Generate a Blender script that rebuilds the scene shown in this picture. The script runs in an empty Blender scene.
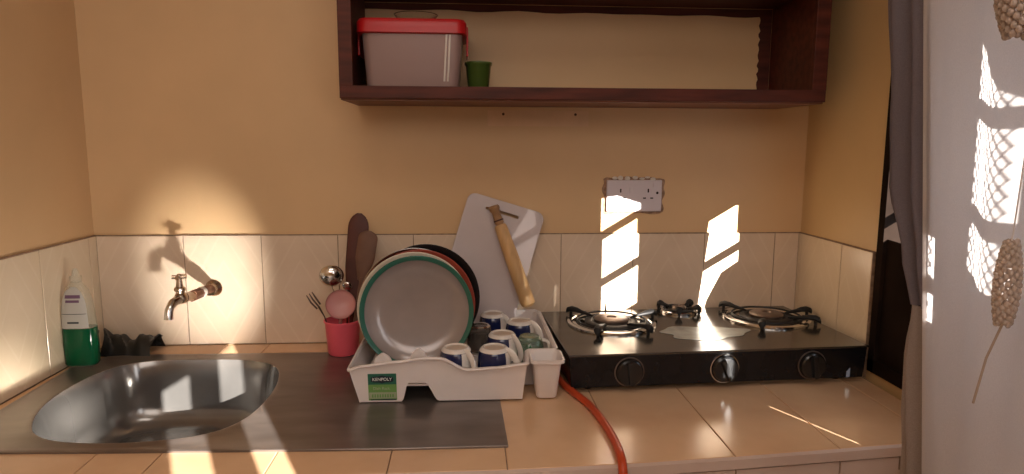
import bpy, bmesh, math, random
from mathutils import Vector, Matrix
random.seed(7)
sc = bpy.context.scene
COL = sc.collection
CT = 0.9          # counter height above the floor; coordinates below are relative to the counter top
XL, XR = -0.428, 1.477

# ------------------------------------------------------------------ materials
def nmat(name):
    m = bpy.data.materials.new(name); m.use_nodes = True
    nt = m.node_tree; b = nt.nodes['Principled BSDF']
    return m, nt, b
def mat(name, col, rough=.5, metal=0, noise=0, nscale=20, bump=0, bscale=60, trans=0, ior=1.45, coat=0, alpha=1, sss=0, col2=None, aniso=None, rvar=0, spec=None):
    m, nt, b = nmat(name)
    b.inputs['Base Color'].default_value = (*col, 1)
    b.inputs['Roughness'].default_value = rough
    b.inputs['Metallic'].default_value = metal
    b.inputs['IOR'].default_value = ior
    b.inputs['Transmission Weight'].default_value = trans
    b.inputs['Coat Weight'].default_value = coat
    b.inputs['Coat Roughness'].default_value = .08
    b.inputs['Alpha'].default_value = alpha
    if spec is not None: b.inputs['Specular IOR Level'].default_value = spec
    if sss:
        b.inputs['Subsurface Weight'].default_value = sss
        b.inputs['Subsurface Radius'].default_value = (.02, .015, .01)
    tc = nt.nodes.new('ShaderNodeTexCoord')
    src = tc.outputs['Object']
    if aniso:
        mp = nt.nodes.new('ShaderNodeMapping'); mp.inputs['Scale'].default_value = aniso
        nt.links.new(src, mp.inputs['Vector']); src = mp.outputs['Vector']
    if noise or col2:
        n = nt.nodes.new('ShaderNodeTexNoise'); n.inputs['Scale'].default_value = nscale; n.inputs['Detail'].default_value = 6
        nt.links.new(src, n.inputs['Vector'])
        mx = nt.nodes.new('ShaderNodeMix'); mx.data_type = 'RGBA'
        mx.inputs['A'].default_value = (*[c*(1-noise) for c in col], 1)
        mx.inputs['B'].default_value = (*(col2 or [min(1, c*(1+noise)) for c in col]), 1)
        cr = nt.nodes.new('ShaderNodeMapRange'); cr.inputs[1].default_value = .3; cr.inputs[2].default_value = .7
        nt.links.new(n.outputs['Fac'], cr.inputs[0]); nt.links.new(cr.outputs[0], mx.inputs['Factor'])
        nt.links.new(mx.outputs['Result'], b.inputs['Base Color'])
        if rvar:
            rr = nt.nodes.new('ShaderNodeMapRange'); rr.inputs[1].default_value = .3; rr.inputs[2].default_value = .7
            rr.inputs[3].default_value = max(0, rough-rvar); rr.inputs[4].default_value = rough+rvar
            nt.links.new(n.outputs['Fac'], rr.inputs[0]); nt.links.new(rr.outputs[0], b.inputs['Roughness'])
    if bump:
        n2 = nt.nodes.new('ShaderNodeTexNoise'); n2.inputs['Scale'].default_value = bscale; n2.inputs['Detail'].default_value = 4
        nt.links.new(src, n2.inputs['Vector'])
        bp = nt.nodes.new('ShaderNodeBump'); bp.inputs['Strength'].default_value = bump; bp.inputs['Distance'].default_value = .002
        nt.links.new(n2.outputs['Fac'], bp.inputs['Height']); nt.links.new(bp.outputs['Normal'], b.inputs['Normal'])
    return m

def tile_mat(name, base, alt, line, rough, lines=True):
    m, nt, b = nmat(name)
    b.inputs['Roughness'].default_value = rough
    uv = nt.nodes.new('ShaderNodeUVMap'); sep = nt.nodes.new('ShaderNodeSeparateXYZ')
    nt.links.new(uv.outputs['UV'], sep.inputs[0])
    tc = nt.nodes.new('ShaderNodeTexCoord'); n = nt.nodes.new('ShaderNodeTexNoise')
    n.inputs['Scale'].default_value = 7; n.inputs['Detail'].default_value = 5
    nt.links.new(tc.outputs['Object'], n.inputs['Vector'])
    mx = nt.nodes.new('ShaderNodeMix'); mx.data_type = 'RGBA'
    mx.inputs['A'].default_value = (*base, 1); mx.inputs['B'].default_value = (*alt, 1)
    mr0 = nt.nodes.new('ShaderNodeMapRange'); mr0.inputs[1].default_value = .35; mr0.inputs[2].default_value = .65
    nt.links.new(n.outputs['Fac'], mr0.inputs[0]); nt.links.new(mr0.outputs[0], mx.inputs['Factor'])
    out = mx.outputs['Result']
    def M(op, a, bb=None):
        q = nt.nodes.new('ShaderNodeMath'); q.operation = op
        for i, v in enumerate((a, bb)):
            if v is None: continue
            if isinstance(v, (int, float)): q.inputs[i].default_value = v
            else: nt.links.new(v, q.inputs[i])
        return q.outputs[0]
    if lines:
        au = M('ABSOLUTE', M('SUBTRACT', sep.outputs[0], .5)); av = M('ABSOLUTE', M('SUBTRACT', sep.outputs[1], .5))
        s = M('ADD', M('MULTIPLY', au, 2.0), M('MULTIPLY', av, 1.7))
        d = M('MULTIPLY', M('ABSOLUTE', M('SUBTRACT', M('FRACT', M('MULTIPLY', s, 2.2)), .5)), 2)
        l = M('GREATER_THAN', d, .87)
        f = M('MULTIPLY', l, .22)
        mx2 = nt.nodes.new('ShaderNodeMix'); mx2.data_type = 'RGBA'
        nt.links.new(f, mx2.inputs['Factor']); nt.links.new(out, mx2.inputs['A']); mx2.inputs['B'].default_value = (*line, 1)
        out = mx2.outputs['Result']
    nt.links.new(out, b.inputs['Base Color'])
    n3 = nt.nodes.new('ShaderNodeTexNoise'); n3.inputs['Scale'].default_value = 14
    nt.links.new(tc.outputs['Object'], n3.inputs['Vector'])
    bp = nt.nodes.new('ShaderNodeBump'); bp.inputs['Strength'].default_value = .12; bp.inputs['Distance'].default_value = .004
    nt.links.new(n3.outputs['Fac'], bp.inputs['Height']); nt.links.new(bp.outputs['Normal'], b.inputs['Normal'])
    return m

M = {}
M['wall'] = mat('painted_plaster', (.70, .465, .25), .42, noise=.06, nscale=3, bump=.25, bscale=25, spec=.35)
M['wall_r'] = mat('painted_plaster_side', (.68, .47, .235), .45, noise=.06, nscale=3, bump=.25, bscale=25, spec=.35)
M['ceil'] = mat('ceiling_paint', (.75, .7, .62), .9, noise=.03)
M['floor'] = mat('floor_cement', (.28, .22, .18), .7, noise=.2, nscale=6)
M['tile_wall'] = tile_mat('wall_tile_glaze', (.70, .54, .39), (.76, .60, .45), (.84, .70, .55), .2)
M['tile_side'] = tile_mat('side_tile_glaze', (.74, .60, .42), (.80, .66, .48), (.86, .74, .58), .22)
M['tile_top'] = tile_mat('counter_tile_glaze', (.72, .45, .265), (.80, .52, .31), (.8, .55, .35), .2, False)
M['fascia'] = tile_mat('edge_tile_glaze', (.62, .46, .38), (.68, .52, .44), (.7, .6, .5), .35, False)
M['grout'] = mat('grout', (.27, .18, .12), .9, noise=.3, nscale=80)
M['steel'] = mat('brushed_sink_steel', (.24, .205, .185), .33, .72, noise=.22, nscale=7, aniso=(1, 3, 3), bump=.04, bscale=20, rvar=.05)
M['bowl'] = mat('bowl_steel', (.24, .23, .22), .18, .7, noise=.15, nscale=6, bump=.1, bscale=14, rvar=.06)
M['chrome'] = mat('chrome', (.75, .74, .72), .13, 1)
M['brass'] = mat('worn_tap_metal', (.55, .43, .33), .25, 1, noise=.3, nscale=60)
M['rust'] = mat('rusty_pipe', (.20, .09, .05), .6, .4, noise=.5, nscale=70, bump=.5, bscale=150)
M['tape'] = mat('thread_tape', (.75, .68, .6), .6, noise=.15, nscale=80)
M['wood_dark'] = mat('stained_shelf_wood', (.085, .019, .010), .5, noise=.4, nscale=7, aniso=(1, 8, 8), spec=.3)
M['wood_under'] = mat('shelf_underside_wood', (.17, .055, .028), .5, noise=.3, nscale=7, aniso=(1, 8, 8))
M['wood_frame'] = mat('window_frame_wood', (.020, .013, .010), .9, noise=.3, nscale=9, spec=.02)
M['dark_out'] = mat('dark_brown_backdrop', (.012, .007, .005), .9, spec=0, noise=.3, nscale=4)
M['pier'] = mat('pier_plaster', (.62, .52, .46), .7, noise=.1, nscale=8)
M['bar'] = mat('window_bar_paint', (.42, .42, .45), .5, .3)
M['white_pl'] = mat('white_rack_plastic', (.78, .71, .68), .38, sss=.1, noise=.03)
M['red_pl'] = mat('red_lid_plastic', (.46, .010, .012), .32)
M['pink_pl'] = mat('pink_cup_plastic', (.85, .13, .18), .35, sss=.15)
M['box_pl'] = mat('cloudy_box_plastic', (.40, .26, .23), .3, trans=.25, sss=.1)
M['green_cup'] = mat('green_tumbler', (.10, .16, .03), .15, trans=.35)
M['board'] = mat('white_board_plastic', (.58, .50, .49), .45, noise=.05, nscale=10)
M['pin'] = mat('rolling_pin_wood', (.62, .38, .17), .45, noise=.2, nscale=6, aniso=(8, 8, 1))
M['pin_d'] = mat('rolling_pin_handle_wood', (.40, .22, .10), .5, noise=.25, nscale=20)
M['spoon_d'] = mat('dark_spoon_wood', (.085, .022, .014), .5, noise=.3, nscale=12)
M['spoon_m'] = mat('brown_spoon_wood', (.15, .07, .04), .5, noise=.3, nscale=12)
M['mug'] = mat('navy_mug_glaze', (.012, .018, .075), .12, coat=.5)
M['mug_w'] = mat('white_mug_glaze', (.80, .74, .68), .18, coat=.4)
M['mug_foot'] = mat('unglazed_foot', (.62, .50, .40), .6, noise=.1)
M['glass'] = mat('clear_glass', (.9, .92, .9), .03, trans=1)
M['glass_g'] = mat('pale_green_glass', (.55, .72, .58), .05, trans=.85)
M['glass_d'] = mat('smoky_glass', (.35, .30, .26), .05, trans=.8)
M['plate_c'] = mat('clouded_plate', (.33, .285, .27), .22, .25, noise=.1, nscale=9, coat=.4)
M['plate_g'] = mat('green_rim', (.018, .12, .085), .3, coat=.3)
M['plate_w'] = mat('cream_enamel', (.70, .60, .48), .25)
M['plate_r'] = mat('red_brown_enamel', (.33, .06, .035), .3)
M['plate_k'] = mat('black_enamel', (.02, .015, .015), .25)
M['plate_s'] = mat('steel_plate', (.45, .42, .4), .25, 1)
M['stove_b'] = mat('stove_black_enamel', (.009, .009, .011), .2, noise=.2, spec=.4)
M['stove_t'] = mat('stove_top_dark_steel', (.14, .13, .115), .17, .85, noise=.25, nscale=5, aniso=(1, 5, 1), rvar=.05)
M['iron'] = mat('cast_iron', (.018, .017, .017), .5, .2, noise=.3, nscale=60)
M['burner'] = mat('burner_cap_metal', (.22, .17, .14), .42, .8, noise=.3, nscale=40)
M['knob'] = mat('knob_black', (.012, .012, .013), .25, coat=.3)
M['hose'] = mat('orange_rubber_hose', (.55, .07, .02), .35, noise=.1, nscale=30)
M['socket'] = mat('socket_plastic', (.66, .58, .60), .35)
M['hole'] = mat('dark_hole', (.02, .01, .008), .8)
M['cement'] = mat('rough_mortar', (.33, .20, .13), .9, noise=.4, nscale=90, bump=.6)
M['soap'] = mat('green_soap', (.002, .075, .028), .12, ior=1.35)
M['pet'] = mat('clear_bottle', (.62, .60, .48), .1, alpha=.28)
M['label'] = mat('soap_label', (.46, .44, .40), .4)
M['label_ink'] = mat('purple_ink', (.14, .07, .13), .5)
M['label_g'] = mat('label_dark_green', (.02, .13, .08), .4)
M['label_lg'] = mat('label_light_green', (.16, .33, .09), .4)
M['label_k'] = mat('label_black', (.01, .02, .03), .4)
M['label_p'] = mat('label_pale', (.36, .40, .26), .4)
M['ink_w'] = mat('white_ink', (.85, .85, .8), .5)
M['cloth_k'] = mat('black_plastic_bag', (.012, .012, .011), .38, bump=.5, bscale=60)
M['nail'] = mat('nail_iron', (.10, .06, .05), .5, .8)
M['bead'] = mat('cut_bead', (.80, .66, .56), .06, trans=.6, ior=1.5)
M['cord'] = mat('cord', (.42, .32, .25), .7)

def fabric(name, col, transp, transl, mesh=False, colv=.1):
    m, nt, b = nmat(name); nt.nodes.remove(b)
    out = nt.nodes['Material Output']
    tc = nt.nodes.new('ShaderNodeTexCoord')
    n = nt.nodes.new('ShaderNodeTexNoise'); n.inputs['Scale'].default_value = 600 if not mesh else 300
    nt.links.new(tc.outputs['Object'], n.inputs['Vector'])
    mx = nt.nodes.new('ShaderNodeMix'); mx.data_type = 'RGBA'
    mx.inputs['A'].default_value = (*[c*(1-colv) for c in col], 1); mx.inputs['B'].default_value = (*[min(1, c*(1+colv)) for c in col], 1)
    nt.links.new(n.outputs['Fac'], mx.inputs['Factor'])
    d = nt.nodes.new('ShaderNodeBsdfDiffuse'); t = nt.nodes.new('ShaderNodeBsdfTranslucent'); tr = nt.nodes.new('ShaderNodeBsdfTransparent')
    nt.links.new(mx.outputs['Result'], d.inputs[0]); nt.links.new(mx.outputs['Result'], t.inputs[0])
    a = nt.nodes.new('ShaderNodeMixShader'); a.inputs[0].default_value = transl
    nt.links.new(d.outputs[0], a.inputs[1]); nt.links.new(t.outputs[0], a.inputs[2])
    c = nt.nodes.new('ShaderNodeMixShader'); c.inputs[0].default_value = transp
    nt.links.new(a.outputs[0], c.inputs[1]); nt.links.new(tr.outputs[0], c.inputs[2])
    nt.links.new(c.outputs[0], out.inputs['Surface'])
    return m
M['sheer'] = fabric('sheer_voile', (.82, .775, .77), .05, .45)
M['hem'] = fabric('sheer_hem', (.85, .80, .78), .08, .5)
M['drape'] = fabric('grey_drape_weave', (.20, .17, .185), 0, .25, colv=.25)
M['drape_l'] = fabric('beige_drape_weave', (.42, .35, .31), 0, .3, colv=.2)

# ------------------------------------------------------------------ mesh builder
class MB:
    def __init__(s): s.bm = bmesh.new(); s.uv = None
    def _x(s, vs, mx):
        if mx is not None:
            for v in vs: v.co = mx @ v.co
    def box(s, lo, hi, mx=None, bev=0):
        x0, y0, z0 = lo; x1, y1, z1 = hi
        b2 = bmesh.new()
        r = bmesh.ops.create_cube(b2, size=1)
        for v in b2.verts:
            v.co = Vector(((x0+x1)/2+v.co.x*(x1-x0), (y0+y1)/2+v.co.y*(y1-y0), (z0+z1)/2+v.co.z*(z1-z0)))
        if bev: bmesh.ops.bevel(b2, geom=b2.edges[:], offset=bev, segments=2, affect='EDGES', profile=.6)
        s._merge(b2, mx)
        return s
    def _merge(s, b2, mx=None):
        if mx is not None: bmesh.ops.transform(b2, matrix=mx, verts=b2.verts[:])
        me = bpy.data.meshes.new('t'); b2.to_mesh(me); b2.free()
        s.bm.from_mesh(me); bpy.data.meshes.remove(me)
    def rings(s, rings, closed=True, cap0=False, cap1=False, mx=None):
        b2 = bmesh.new(); L = []
        for r in rings: L.append([b2.verts.new(p) for p in r])
        n = len(rings[0])
        for a, b in zip(L, L[1:]):
            for i in range(n if closed else n-1):
                j = (i+1) % n
                b2.faces.new((a[i], a[j], b[j], b[i]))
        if cap0: b2.faces.new(L[0][::-1])
        if cap1: b2.faces.new(L[-1])
        s._merge(b2, mx); return s
    def lathe(s, prof, c=(0, 0, 0), n=32, mx=None, cap0=False, cap1=False):
        rg = []
        for r, z in prof:
            rg.append([(c[0]+r*math.cos(2*math.pi*i/n), c[1]+r*math.sin(2*math.pi*i/n), c[2]+z) for i in range(n)])
        return s.rings(rg, True, cap0, cap1, mx)
    def tube(s, pts, r, n=12, mx=None, flat=1):
        pts = [Vector(p) for p in pts]; rg = []
        rr = r if isinstance(r, (list, tuple)) else [r]*len(pts)
        t0 = (pts[1]-pts[0]).normalized()
        up = Vector((0, 0, 1)) if abs(t0.z) < .9 else Vector((1, 0, 0))
        side = t0.cross(up).normalized()
        for i, p in enumerate(pts):
            t = (pts[min(i+1, len(pts)-1)]-pts[max(i-1, 0)]).normalized()
            side = (side - t*side.dot(t)).normalized(); u = side.cross(t)
            rg.append([p+side*rr[i]*math.cos(2*math.pi*k/n)+u*rr[i]*flat*math.sin(2*math.pi*k/n) for k in range(n)])
        return s.rings(rg, True, True, True, mx)
    def prism(s, poly, z0, z1, mx=None, bev=0):
        b2 = bmesh.new()
        a = [b2.verts.new((x, y, z0)) for x, y in poly]; f = b2.faces.new(a)
        e = bmesh.ops.extrude_face_region(b2, geom=[f])
        bmesh.ops.translate(b2, verts=[v for v in e['geom'] if isinstance(v, bmesh.types.BMVert)], vec=(0, 0, z1-z0))
        bmesh.ops.recalc_face_normals(b2, faces=b2.faces[:])
        if bev: bmesh.ops.bevel(b2, geom=b2.edges[:], offset=bev, segments=2, affect='EDGES')
        s._merge(b2, mx); return s
    def sphere(s, c, r, sc_=(1, 1, 1), seg=16, mx=None):
        b2 = bmesh.new(); bmesh.ops.create_uvsphere(b2, u_segments=seg, v_segments=max(6, seg//2), radius=r)
        for v in b2.verts: v.co = Vector((c[0]+v.co.x*sc_[0], c[1]+v.co.y*sc_[1], c[2]+v.co.z*sc_[2]))
        s._merge(b2, mx); return s
    def build(s, name, m, parent=None, world=True, smooth=False, origin=None, fix=True, uvf=None):
        if fix: bmesh.ops.recalc_face_normals(s.bm, faces=s.bm.faces[:])
        me = bpy.data.meshes.new(name)
        if smooth:
            for f in s.bm.faces: f.smooth = True
        s.bm.to_mesh(me); s.bm.free()
        o = bpy.data.objects.new(name, me); COL.objects.link(o)
        off = Vector((0, 0, 0))
        if parent is not None:
            o.parent = parent
            if world:
                w = Vector(parent['_w']) if '_w' in parent else parent.location
                off = Vector(w)
            o['_w'] = list(off) if world else [0, 0, 0]
        elif origin is not None:
            off = Vector(origin); o.location = off; o['_w'] = list(off)
        if off.length: me.transform(Matrix.Translation(-off))
        me.materials.append(M[m] if isinstance(m, str) else m)
        if smooth:
            try: me.set_sharp_from_angle(angle=math.radians(38))
            except Exception: pass
        return o

def tag(o, label=None, cat=None, group=None, kind=None):
    if label: o['label'] = label
    if cat: o['category'] = cat
    if group: o['group'] = group
    if kind: o['kind'] = kind
    return o
def thing(name, loc, label, cat, rot=0, group=None):
    o = bpy.data.objects.new(name, None); COL.objects.link(o); o.empty_display_size = .05
    o.location = loc; o.rotation_euler = (0, 0, rot); o['_w'] = list(loc)
    return tag(o, label, cat, group)
def copy_tree(o, parent=None):
    c = o.copy(); COL.objects.link(c)
    if parent is not None: c.parent = parent
    for ch in list(o.children): copy_tree(ch, c)
    return c
def align(p0, p1):
    """matrix taking local Z (0..1 length units kept) to run from p0 towards p1"""
    d = Vector(p1)-Vector(p0)
    return Matrix.Translation(p0) @ d.to_track_quat('Z', 'Y').to_matrix().to_4x4()
def catmull(P, n, closed=True):
    out = []; N = len(P)
    for i in range(N if closed else N-1):
        if closed: a, b, c, d = P[i-1], P[i], P[(i+1) % N], P[(i+2) % N]
        else: a, b, c, d = P[max(i-1, 0)], P[i], P[i+1], P[min(i+2, N-1)]
        for k in range(n):
            t = k/n
            out.append(tuple(.5*((2*b[j])+(-a[j]+c[j])*t+(2*a[j]-5*b[j]+4*c[j]-d[j])*t*t+(-a[j]+3*b[j]-3*c[j]+d[j])*t**3) for j in range(len(b))))
    if not closed: out.append(tuple(P[-1]))
    return out
def clip(poly, lines):
    for (a, b, c) in lines:       # keep a*x+b*y<=c
        out = []
        for i in range(len(poly)):
            p, q = poly[i], poly[(i+1) % len(poly)]
            dp, dq = a*p[0]+b*p[1]-c, a*q[0]+b*q[1]-c
            if dp <= 0: out.append(p)
            if dp*dq < 0:
                t = dp/(dp-dq); out.append((p[0]+t*(q[0]-p[0]), p[1]+t*(q[1]-p[1])))
        poly = out
        if not poly: return []
    return poly
def inset(poly, d):
    n = len(poly); out = []
    ar = sum(poly[i][0]*poly[(i+1) % n][1]-poly[(i+1) % n][0]*poly[i][1] for i in range(n))
    sg = 1 if ar > 0 else -1
    for i in range(n):
        p0, p1, p2 = Vector(poly[i-1]), Vector(poly[i]), Vector(poly[(i+1) % n])
        e1 = (p1-p0); e2 = (p2-p1)
        if e1.length < 1e-6 or e2.length < 1e-6: out.append(tuple(p1)); continue
        e1.normalize(); e2.normalize()
        n1 = Vector((-e1.y, e1.x))*sg; n2 = Vector((-e2.y, e2.x))*sg
        k = 1+n1.dot(n2)
        out.append(tuple(p1+(n1+n2)*(d/max(k, .2))))
    return out
def tile_mesh(name, polys, thick, mx, matname, gap=.0009, parent=None, origin=None, smooth=False):
    """polys in 2-D (u,v); extruded by thick along local z, bevelled edge, UV 0..1 over each tile"""
    me = bpy.data.meshes.new(name); bm = bmesh.new(); uvl = bm.loops.layers.uv.new('UVMap')
    for item in polys:
        poly, bb = item if isinstance(item[0][0], (tuple, list)) else (item, None)
        if len(poly) < 3: continue
        us = [p[0] for p in (bb or poly)]; vs = [p[1] for p in (bb or poly)]
        u0, u1, v0, v1 = min(us), max(us), min(vs), max(vs)
        a = inset(poly, gap); b = inset(poly, gap+.0012)
        ar = sum(a[i][0]*a[(i+1) % len(a)][1]-a[(i+1) % len(a)][0]*a[i][1] for i in range(len(a)))
        if ar < 0: a.reverse(); b.reverse()
        r0 = [bm.verts.new((x, y, 0)) for x, y in a]; r1 = [bm.verts.new((x, y, thick-.001)) for x, y in a]; r2 = [bm.verts.new((x, y, thick)) for x, y in b]
        fs = []
        n = len(a)
        for A, B in ((r0, r1), (r1, r2)):
            for i in range(n): fs.append(bm.faces.new((A[i], A[(i+1) % n], B[(i+1) % n], B[i])))
        fs.append(bm.faces.new(r2))
        for f in fs:
            for l in f.loops: l[uvl].uv = ((l.vert.co.x-u0)/(u1-u0), (l.vert.co.y-v0)/(v1-v0))
    bm.transform(mx); bm.to_mesh(me); bm.free()
    o = bpy.data.objects.new(name, me); COL.objects.link(o)
    if parent is not None:
        o.parent = parent; w = Vector(parent['_w']); me.transform(Matrix.Translation(-w)); o['_w'] = list(w)
    me.materials.append(M[matname])
    return o
def rect(x0, x1, y0, y1): return [(x0, y0), (x1, y0), (x1, y1), (x0, y1)]
def text_mesh(name, txt, size, mx, m, parent, ext=.0003):
    cu = bpy.data.curves.new(name, 'FONT'); cu.body = txt; cu.size = size; cu.align_x = 'CENTER'; cu.align_y = 'CENTER'; cu.extrude = ext
    t = bpy.data.objects.new('tmp', cu); COL.objects.link(t)
    dg = bpy.context.evaluated_depsgraph_get()
    me = bpy.data.meshes.new_from_object(t.evaluated_get(dg)); bpy.data.objects.remove(t)
    me.transform(mx); o = bpy.data.objects.new(name, me); COL.objects.link(o); o.parent = parent
    me.transform(Matrix.Translation(-Vector(parent['_w']))); o['_w'] = list(parent['_w'])
    me.materials.clear(); me.materials.append(M[m]); return o

S = lambda o: tag(o, kind='structure')
# ------------------------------------------------------------------ room shell
YF = -4.3; ZC = 1.75
S(MB().box((XL-.1, 0, -.9), (XR+.15, .1, ZC)).build('wall_back', 'wall'))
S(MB().box((XL-.1, YF, -.9), (XL, 0, ZC)).build('wall_left', 'wall'))
S(MB().box((XL-.1, YF-.1, -.9), (XR+.15, YF, ZC)).build('wall_front', 'wall'))
S(MB().box((XL-.1, YF-.1, -1.0), (XR+.15, .1, -.9)).build('floor', 'floor'))
S(MB().box((XL-.1, YF-.1, ZC), (XR+.15, .1, ZC+.1)).build('ceiling', 'ceil'))
# right wall with two window openings
WY0, WY1, WZ0, WZ1 = -2.45, -.352, .02, 1.25      # kitchen window
VY0, VY1, VZ0, VZ1 = -4.2, -3.12, .50, 1.2       # unseen window further back, gaps arranged to throw sun patches at the sink
w = MB(); X1 = XR+.12
w.box((XR, WY1, -.9), (X1, 0, ZC))
w.box((XR, WY0, -.9), (X1, WY1, WZ0)); w.box((XR, WY0, WZ1), (X1, WY1, ZC))
w.box((XR, VY1, -.9), (X1, WY0, ZC))
w.box((XR, VY0, -.9), (X1, VY1, VZ0)); w.box((XR, VY0, VZ1), (X1, VY1, ZC))
w.box((XR, YF, -.9), (X1, VY0, ZC))
S(w.build('wall_right', 'wall_r'))

# windows
def grille(mb, y0, y1, z0, z1, step=.026, r=.0011, x=XR+.03):
    """diamond wire mesh"""
    k = y0-(z1-z0)
    while k < y1:
        for sgn in (1, -1):
            P = []
            a = k if sgn == 1 else k+(z1-z0)
            for t in (0, 1):
                y = a+sgn*t*(z1-z0); z = z0+t*(z1-z0); P.append((y, z))
            (ya, za), (yb, zb) = P
            lo, hi = 0., 1.
            dy = yb-ya
            ta, tb = sorted(((y0-ya)/dy, (y1-ya)/dy))
            lo, hi = max(lo, ta), min(hi, tb)
            if hi-lo > .01:
                mb.tube([(x, ya+dy*lo, za+(zb-za)*lo), (x, ya+dy*hi, za+(zb-za)*hi)], r, 4)
        k += step
S(MB().box((XR+.14, .12, -.9), (6, .2, 2.2)).build('outside_backdrop', 'dark_out'))  # added dark sheet outside, keeps bright sky out of the window gap
w1 = thing('window_1', (XR, -1.2, WZ0), None, None); S(w1)
f = MB()
f.box((XR-.004, WY1-.022, WZ0), (X1, WY1-.0, WZ1)); f.box((XR-.004, WY0, WZ0), (X1, WY0+.03, WZ1))
f.box((XR-.004, WY0, WZ1-.03), (X1, WY1, WZ1)); f.box((XR-.004, WY0, WZ0), (X1, WY1, WZ0+.03))
f.build('window_frame', 'wood_frame', w1)
pn = MB()  # added panels, edges cut to outline the sun patches
mxw = Matrix(((0, 0, 1, XR+.004), (1, 0, 0, 0), (0, 1, 0, 0), (0, 0, 0, 1)))     # (y, z) outlines standing in the window plane
ZB, ZT = WZ0+.03, WZ1-.03
for P in ([(-.98, ZB), (-.675, ZB), (-.668, .22), (-.645, .32), (-.588, .53), (-.585, ZT), (-.98, ZT)], rect(-1.43, -1.225, ZB, ZT), rect(-1.60, -1.50, ZB, ZT), rect(-2.42, -1.79, ZB, ZT)):
    pn.prism(P, 0, .018, mx=mxw)
pn.build('sun_mask_panel', 'pier', w1)
lp = MB()  # added thin boards, gaps cut to shape sun on wall, counter and curtain
for P in ([(-.655, ZB), (-.545, ZB), (-.545, .075), (-.52, .08), (-.52, ZB), (WY1-.022, ZB), (WY1-.022, .33), (-.49, .325), (-.57, .27), (-.60, .22), (-.655, .21)],
          [(-.588, .53), (-.56, .517), (-.46, .505), (WY1-.022, .482), (WY1-.022, ZT), (-.588, ZT)],
          [(-1.225, .745), (-1.12, .722), (-.98, .66), (-.98, ZT), (-1.225, ZT)],
          rect(-1.225, -1.165, ZB, .235), rect(-1.225, -1.205, .235, .30), rect(-1.145, -.98, .2, .30), rect(-1.225, -.98, .30, .385), rect(-1.165, -1.150, ZB, .137), rect(-1.150, -.98, ZB, .2), rect(-1.165, -1.150, .19, .235),
          rect(-1.50, -1.43, ZB, .45), rect(-1.50, -1.43, .575, ZT), rect(-1.79, -1.60, ZB, .56), [(-1.79, .77), (-1.60, .85), (-1.60, ZT), (-1.79, ZT)]):
    lp.prism(P, .001, .004, mx=mxw)
lp.build('sun_mask_board', 'wood_frame', w1)
for k in range(9):
    z = .125+.131*k
    MB().box((XR+.024, WY0+.03, z-.009), (XR+.036, WY1-.022, z+.009)).build('window_bar', 'bar', w1)
g = MB(); grille(g, -1.79, -1.60, .54, .88, .019, .0013); grille(g, -1.50, -1.43, .38, .62, .019, .0013)
g.build('wire_mesh', 'bar', w1)
w2 = thing('window_2', (XR, -3.5, VZ0), None, None); S(w2)
f = MB()
f.box((XR+.002, VY0, VZ0), (XR+.03, -3.735, VZ1)); f.box((XR+.002, -3.54, VZ0), (XR+.03, -3.445, VZ1)); f.box((XR+.002, -3.272, VZ0), (XR+.03, VY1, VZ1))
f.box((XR+.002, VY0, .965), (XR+.03, VY1, VZ1)); f.box((XR+.002, VY0, VZ0), (XR+.03, VY1, .60))
f.build('window_frame', 'wood_frame', w2)

# wall tiles
MZ = .296; TT = .008
def splash(n, polys, mx, m): return S(tile_mesh(n, polys, TT, mx, m))
mx_back = Matrix(((1, 0, 0, 0), (0, 0, -1, 0), (0, 1, 0, 0), (0, 0, 0, 1)))     # u->x, v->z, w->-y
xs = [XL+.008, -.2, 0, .2, .4, .6, .8, 1.0, 1.2, 1.4, XR-.008]
splash('trim_1', [(rect(a, b, 0.0, MZ), rect(b-.2 if a < -.3 else a, b if b < 1.45 else a+.2, 0, MZ)) for a, b in zip(xs, xs[1:])], mx_back, 'tile_wall')
mx_left = Matrix(((0, 0, 1, XL), (-1, 0, 0, 0), (0, 1, 0, 0), (0, 0, 0, 1)))    # u->-y, v->z, w->+x
splash('trim_2', [(rect(a, b, 0, MZ), rect(b-.2, b, 0, MZ)) for a, b in zip([.0, .04, .237, .437, .637], [.04, .237, .437, .637, .745])], mx_left, 'tile_side')
mx_right = Matrix(((0, 0, -1, XR), (-1, 0, 0, 0), (0, 1, 0, 0), (0, 0, 0, 1)))
splash('trim_3', [(rect(a, b, 0, MZ), rect(b-.2, b, 0, MZ)) for a, b in ((0, .02), (.02, .22), (.22, .345))], mx_right, 'tile_side')
# dark grout bed right behind the tiles
S(MB().box((XL, -.0065, 0), (XR, 0, MZ+.0015)).box((XL, -.745, 0), (XL+.0065, 0, MZ+.0015)).box((XR-.0065, -.346, 0), (XR, 0, MZ+.0015)).build('trim_4', 'grout'))

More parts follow.
